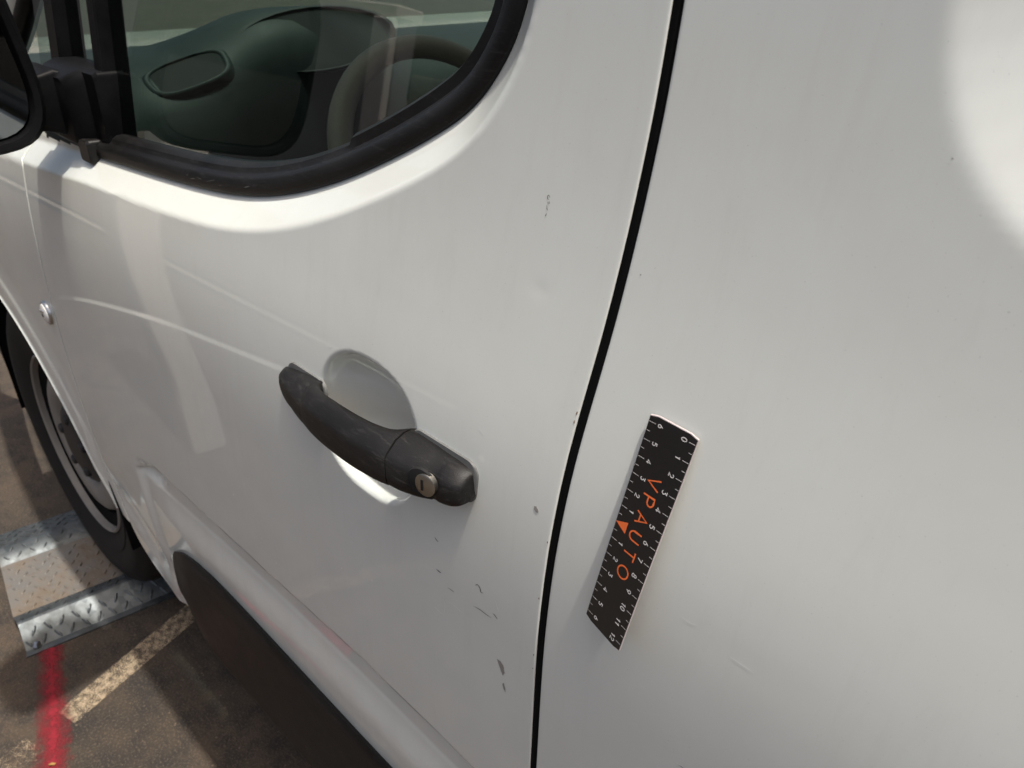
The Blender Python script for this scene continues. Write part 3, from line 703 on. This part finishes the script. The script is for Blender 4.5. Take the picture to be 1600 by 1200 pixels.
def sheet(name, s0, s1, t0, t1, d0, d1, mat, ns=60, nt=6, notch=0):
    bm = bmesh.new(); G = {}
    for j, d in enumerate((d0, d1)):
        for i in range(ns+1):
            for k in range(nt+1):
                s = s0+(s1-s0)*i/ns; t = t0+(t1-t0)*k/nt
                # clipped corners
                if i == 0 and k in (0, nt): s += .0012
                if i == ns and k in (0, nt): s -= .0010
                G[j, i, k] = bm.verts.new(rpos(s, t, d)-ro)
    for i in range(ns):
        for k in range(nt):
            bm.faces.new((G[0, i, k], G[0, i, k+1], G[0, i+1, k+1], G[0, i+1, k])); bm.faces.new((G[1, i, k], G[1, i+1, k], G[1, i+1, k+1], G[1, i, k+1]))
        for k in (0, nt): bm.faces.new((G[0, i, k], G[0, i+1, k], G[1, i+1, k], G[1, i, k]))
    for k in range(nt):
        for i in (0, ns): bm.faces.new((G[0, i, k], G[0, i, k+1], G[1, i, k+1], G[1, i, k]))
    return from_bm(name, bm, mat, rul, True, 40)
sheet('magnet_core', S0, S1, 0, RW, -.0008, .0000, M['rcore'])
sheet('printed_face', S0+.0004, S1-.0002, .0003, RW-.0001, .00002, .00016, M['rblack'])
PD = .00030
def ribbon(name, pts, w, mat, n_sub=1, closed=False, parent=rul):
    """flat printed stroke along points (s,t)"""
    P = [np.array(p, float) for p in pts]; Q = []
    for a, b in zip(P, P[1:]):
        for k in range(n_sub): Q.append(a+(b-a)*k/n_sub)
    Q.append(P[-1]); Q = np.array(Q); n = len(Q); V = []; F = []
    for i in range(n):
        if closed: tv = Q[(i+1) % (n-1)]-Q[i-1 if i else n-2]
        else: tv = Q[min(i+1, n-1)]-Q[max(i-1, 0)]
        tv = tv/max(np.linalg.norm(tv), 1e-9); nv = np.array((-tv[1], tv[0]))
        m_ = 1.0
        if 0 < i < n-1:
            a = Q[i]-Q[i-1]; b = Q[i+1]-Q[i]; ca = np.clip((a@b)/(np.linalg.norm(a)*np.linalg.norm(b)+1e-12), -1, 1); m_ = min(1.6, 1/max(.4, math.cos(math.acos(ca)/2)))
        for s_ in (1, -1):
            q = Q[i]+nv*s_*w/2*m_; V.append(rpos(q[0], q[1], PD)-ro)
        if i: F.append((2*i-2, 2*i-1, 2*i+1, 2*i))
    return mesh(name, V, F, mat, parent, smooth=False)
# ticks
for k in range(25):
    s = k*.005; major = k % 2 == 0
    ribbon('tick_mark', [(s, .0006), (s, .0043 if major else .0026)], .00022, M['rwhite'])
    if k != 12: ribbon('tick_mark', [(s, RW-.0005), (s, RW-(.0046 if major else .0027))], .00022, M['rwhite'])
# stroke digits in a unit cell (x right 0..1, y up 0..1.6)
def arc(cx, cy, rx, ry, a0, a1, n=12): return [(cx+rx*math.cos(R(a0+(a1-a0)*k/n)), cy+ry*math.sin(R(a0+(a1-a0)*k/n))) for k in range(n+1)]
DG = {'0': [arc(.5, .8, .47, .8, 90, 450, 24)], '1': [[(.15, 1.22), (.58, 1.6), (.58, 0)]], '2': [arc(.5, 1.12, .46, .48, 165, -40, 12)+[(.04, 0), (1.0, 0)]],
      '3': [[(.05, 1.6), (.92, 1.6), (.42, .98)]+arc(.45, .5, .5, .5, 80, -140, 12)], '4': [[(.80, 0), (.80, 1.6), (.02, .45), (1.08, .45)]],
      '5': [[(.90, 1.6), (.18, 1.6), (.10, .88)]+arc(.46, .52, .50, .52, 125, -140, 12)], '6': [[(.72, 1.6), (.14, .78)]+arc(.5, .48, .46, .48, 150, 510, 20)],
      '7': [[(.03, 1.6), (.98, 1.6), (.32, 0)]], '8': [arc(.5, 1.2, .38, .40, -90, 270, 18), arc(.5, .42, .47, .42, 90, 450, 18)], '9': [[(.28, 0), (.86, .82)]+arc(.5, 1.12, .46, .48, -30, 330, 20)]}
def number(txt, s, t, h):
    """characters run along +s with their tops towards the right edge (smaller t)"""
    k = h/1.6; adv = 1.30*k; x0 = s-adv*len(txt)/2+.15*k
    for i, ch in enumerate(txt):
        strokes = DG[ch]; V = []; F = []
        parts = []
        for st in strokes:
            parts.append(ribbon('digit', [(x0+i*adv+x*k, t+h/2-y*k) for x, y in st], .00042, M['rwhite'], 1))
        if len(parts) > 1: 
            a, b = parts; b.parent = rul
for k in range(13): number(str(k), k*.01, .0072, .0030)
for k in range(1, 7):
    number(str(k), .06-k*.01, RW-.0076, .0028); number(str(k), .06+k*.01, RW-.0076, .0028)
# pointer triangle at the centre of the left scale
mesh('pointer_triangle', [rpos(.0600, RW-.0002, PD)-ro, rpos(.0566, RW-.0080, PD)-ro, rpos(.0634, RW-.0080, PD)-ro], [(0, 1, 2)], M['rorange'], rul, smooth=False)
LET = {'V': [[(0, 1), (.42, 0), (.84, 1)]], 'P': [[(0.05, 0), (.05, 1), (.42, 1)]+arc(.42, .73, .30, .27, 90, -90, 10)+[(.05, .46)]], 'A': [[(0, 0), (.43, 1), (.86, 0)], [(.17, .33), (.69, .33)]],
       'U': [[(.04, 1), (.04, .36)]+arc(.40, .36, .36, .36, 180, 360, 14)+[(.76, 1)]], 'T': [[(0, 1), (.76, 1)], [(.38, 1), (.38, 0)]], 'O': [arc(.48, .5, .48, .5, 90, 450, 28)]}
hL = .0074
for ch, s in zip('VPAUTO', (.029, .0388, .0500, .0608, .0716, .0832)):
    w = max(x for st in LET[ch] for x, y in st)
    base = None
    for st in LET[ch]:
        q = ribbon('letter' if base is None else 'letter_stroke', [(s+(x-w/2)*hL, .0146+hL/2-y*hL) for x, y in st], .00085, M['rorange'], 1, parent=rul if base is None else base)
        base = base or q

# ------------------------------------------------------------------ chips and scuffs in the paint
M['chip'] = simple('bare_primer', (.33, .315, .28), .8); M['chipdark'] = simple('dark_scuff', (.15, .145, .13), .7); M['scratch'] = simple('pale_scratch', (.88, .87, .84), .6); M['rustchip'] = simple('rust_chip', (.22, .13, .09), .8)
def bpt(x, z, d):
    return (x, float(body(np.array(x), np.array(z)))-d, z)
def chip(pts, mat, parent, name='paint_chip', d=.00025):
    c = np.mean(np.array(pts), 0); P = []
    for i in range(len(pts)):
        a, b = np.array(pts[i]), np.array(pts[(i+1) % len(pts)])
        for t in (0, .33, .67): q = a+(b-a)*t+rng.normal(0, .00018, 2); P.append(tuple(q))
    bm = bmesh.new(); vv = [bm.verts.new(bpt(*p, d)) for p in P]; cv = bm.verts.new(bpt(*c, d+.00005))
    for i in range(len(vv)): bm.faces.new((vv[i], vv[(i+1) % len(vv)], cv))
    return from_bm(name, bm, mat, parent, False)
def scuff(pts, w, mat, parent, name='scratch', d=.0002):
    Q = catmull(pts, 5); n = len(Q); V = []; F = []
    for i in range(n):
        tv = Q[min(i+1, n-1)]-Q[max(i-1, 0)]; tv = tv/max(1e-9, np.linalg.norm(tv)); nv = np.array((-tv[1], tv[0])); ww = w*(.25+.75*math.sin(math.pi*(i+.3)/(n-.4)))*rng.uniform(.7, 1.2)
        for s_ in (1, -1): q = Q[i]+nv*s_*ww/2; V.append(bpt(q[0], q[1], d))
        if i: F.append((2*i-2, 2*i-1, 2*i+1, 2*i))
    return mesh(name, V, F, mat, parent, smooth=False)
chip([(.2205, .9764), (.2223, .977), (.2244, .9751), (.2249, .9735), (.2231, .973), (.2213, .9741)], M['chip'], door)
scuff([(.2206, .9766), (.2226, .9772), (.2246, .9752), (.2251, .9733)], .0005, M['scratch'], door)
chip([(.1998, .8286), (.2034, .8291), (.2063, .8273), (.2078, .8209), (.206, .8165), (.2032, .8218)], M['chip'], door)
chip([(.2058, .8076), (.2076, .8096), (.2088, .8067), (.2096, .8015), (.2076, .8032)], M['chip'], door)
for P in ([(.1324, .8996), (.1346, .898), (.1367, .8975)], [(.1345, .8703), (.1375, .8699), (.1398, .8701)], [(.1759, .8832), (.1784, .8852), (.1809, .8832), (.1817, .8807), (.184, .8814)], [(.1941, .8697), (.1969, .8687), (.1987, .8674)]):
    scuff(P, .0009, M['chipdark'], door)
scuff([(.1745, .8623), (.1814, .8637), (.1881, .8638), (.1932, .8643)], .0006, M['chipdark'], door); scuff([(.1471, .8607), (.1508, .861), (.1543, .8612)], .0008, M['chip'], door)
for P in ([(.1414, .8453), (.144, .8402), (.1423, .8289)], [(.1423, .8289), (.137, .829), (.1314, .8299)], [(.1438, .8456), (.1513, .8477), (.1603, .8472), (.1654, .8468)], [(.1958, .8832), (.1988, .8769), (.1999, .8755)], [(.056, 1.0088), (.0572, 1.012), (.0591, 1.0168)], [(.1667, 1.0054), (.1694, 1.0043), (.1721, 1.0033)], [(.0014, 1.0003), (.003, 1.0018), (.0049, 1.0027)]):
    scuff(P, .0006, M['scratch'], door)
for P in ([(.193, 1.1549), (.192, 1.156), (.1911, 1.1554), (.1915, 1.154), (.1924, 1.1538)], [(.1919, 1.1527), (.1923, 1.1514)], [(.1928, 1.153), (.1932, 1.1517)], [(.1915, 1.1506), (.192, 1.1488), (.1928, 1.1481)], [(.1921, 1.1464), (.192, 1.1455), (.1914, 1.1446)]):
    scuff(P, .00045, M['chipdark'], door)
for x, z in ((.2342, .9575), (.2349, .9119), (.2343, .8607), (.2342, .8475), (.2392, 1.0465), (.2394, 1.041)):
    x = float(xg(z))-.0043-rng.uniform(0, .0006); h = rng.uniform(.0004, .0012)
    chip([(x-.0003, z-h), (x+.0005, z-h*.6), (x+.0005, z+h*.8), (x-.0001, z+h)], M['rustchip'], door)
for P in ([(.3298, .9655), (.3347, .9652), (.3393, .9665)], [(.3602, .9605), (.3671, .9604), (.3739, .9603)], [(.3467, .8637), (.3499, .8643), (.3523, .8646)]):
    scuff(P, .0006, M['scratch'], side)
scuff([(.3475, .8632), (.3505, .8640), (.3525, .8642)], .0005, M['chipdark'], side)
for x, z in ((.3804, 1.2103), (.2913, 1.0475), (.2593, 1.1313)):
    chip([(x-.0004, z), (x, z+.0005), (x+.0004, z), (x, z-.0004)], M['chip'], side)
for x, z in ((-.1506, .7195), (-.1264, .7005), (.0033, .7822), (.05, .80), (-.2, .75)):
    chip([(x-.001, z), (x, z+.0012), (x+.0012, z), (x, z-.001)], M['scratch'], door)
# scuffs on the lower cladding and the window trim
# ------------------------------------------------------------------ building across the yard (it shows only as reflections in glass and paint)
def wallmat(name, c1, c2):
    t = NT(name); n = t.noise(1.2, 6, .6); t.set(Base_Color=t.mix(n, c1, c2), Roughness=.8); t.bump(t.noise(30, 4), .2, .01); return t.m
bw = empty('yard_wall', (-4, -4.2, 0)); tag(bw, 'dark grey wall with pale posts, reflected in the van window', 'wall')
def wbox(name, lo, hi, mat): return box(name, (lo[0]+4, lo[1]+4.2, lo[2]), (hi[0]+4, hi[1]+4.2, hi[2]), mat, bw, .01, 1)
M['wallgrey'] = wallmat('wall_grey', (.20, .20, .198), (.26, .26, .255)); M['walltrim'] = wallmat('wall_trim', (.52, .50, .46), (.60, .57, .52))
wbox('wall_face', (-16, -4.4, 0), (-5.35, -4.2, 1.72), M['wallgrey'])
wbox('wall_coping', (-16, -4.45, 1.722), (-5.35, -4.15, 1.83), M['walltrim'])
for x in (-13, -9.3, -5.50): wbox('wall_post', (x-.14, -4.198, 0), (x+.14, -4.12, 1.718), M['walltrim'])
fe = empty('timber_fence', (0, -4.2, 0)); tag(fe, 'brown timber fence beyond the grey wall, reflected in the van window', 'fence')
M['timber'] = wallmat('timber_brown', (.13, .09, .06), (.20, .14, .09))
for k in range(26):
    x = -5.1+k*.40; box('fence_board', (x, -.03+.012*(k % 2), 0), (x+.392, .0+.012*(k % 2), 1.30+.015*math.sin(k*2.3)), M['timber'], fe, .004, 1)
pb = empty('yard_post', (-1.43, -.455, 0)); tag(pb, 'beige square post standing beside the van front, reflected in the door', 'post')
M['beige'] = wallmat('beige_paint', (.76, .70, .60), (.80, .74, .64))
box('post_shaft', (-.055, -.055, 0), (.055, .055, 2.3), M['beige'], pb, .005, 2); box('post_cap', (-.06, -.06, 2.301), (.06, .06, 2.315), M['wallgrey'], pb, .003, 1)

# pale kerb strip with dark joints across the yard (reflected as the thin lines under the window)
for off, w, c, z in ((-.13, .12, (.010, .009, .008), .002), (0, .12, (.22, .20, .17), .0025), (.13, .12, (.010, .009, .008), .002)):
    a, b = Vector((-7.2, -1.10)), Vector((-1.9, -2.28)); d = (b-a).normalized(); n = Vector((-d.y, d.x))*off
    o = strip('kerb_strip', tuple(a+n), tuple(b+n), w, w, z, simple('kerb_tone', c, .85)); tag(o, None, None, kind='structure')
scene.cycles.caustics_reflective = False; scene.cycles.caustics_refractive = False

# pale scuffs on the window trim, stone marks on the lower cladding
def trim_scuff(i0, i1, q0, q1, w):
    V = []; F = []; n = 6
    for k in range(n+1):
        t = k/n; f = i0+(i1-i0)*t; i = int(f); p = path[i]+(path[i+1]-path[i])*(f-i)+nin[i]*(q0+(q1-q0)*t); ww = w*(.3+.7*math.sin(math.pi*(k+.4)/(n+.8)))
        for sg in (1, -1):
            c = p+nin[i]*sg*ww; V.append((c[0], float(S(np.array(c[0]), np.array(c[1])))+.0148, c[1]))
        if k: F.append((2*k-2, 2*k-1, 2*k+1, 2*k))
    mesh('trim_scuff', V, F, M['trimscuff'], door, smooth=False)
M['trimscuff'] = simple('rubber_scuff', (.10, .098, .092), .8)
for a in ((18.0, 18.9, .007, .008, .00035), (19.3, 20.3, .010, .0085, .0003), (21.5, 23.2, .008, .0105, .00025), (24.2, 24.8, .006, .007, .0003), (31.0, 32.3, .007, .008, .0004), (17.2, 17.6, .009, .011, .0003)):
    trim_scuff(*a)
for x, z in ((-.452, .490), (-.437, .462), (-.425, .447), (-.30, .43)):
    y = float(body(np.array(x), np.array(z)))-.0112
    mesh('stone_mark', [(x-.0015, y, z), (x, y, z+.003), (x+.0015, y, z), (x, y, z-.003)], [(0, 1, 2, 3)], M['trimscuff'], bpy.data.objects['door_cladding'], smooth=False)
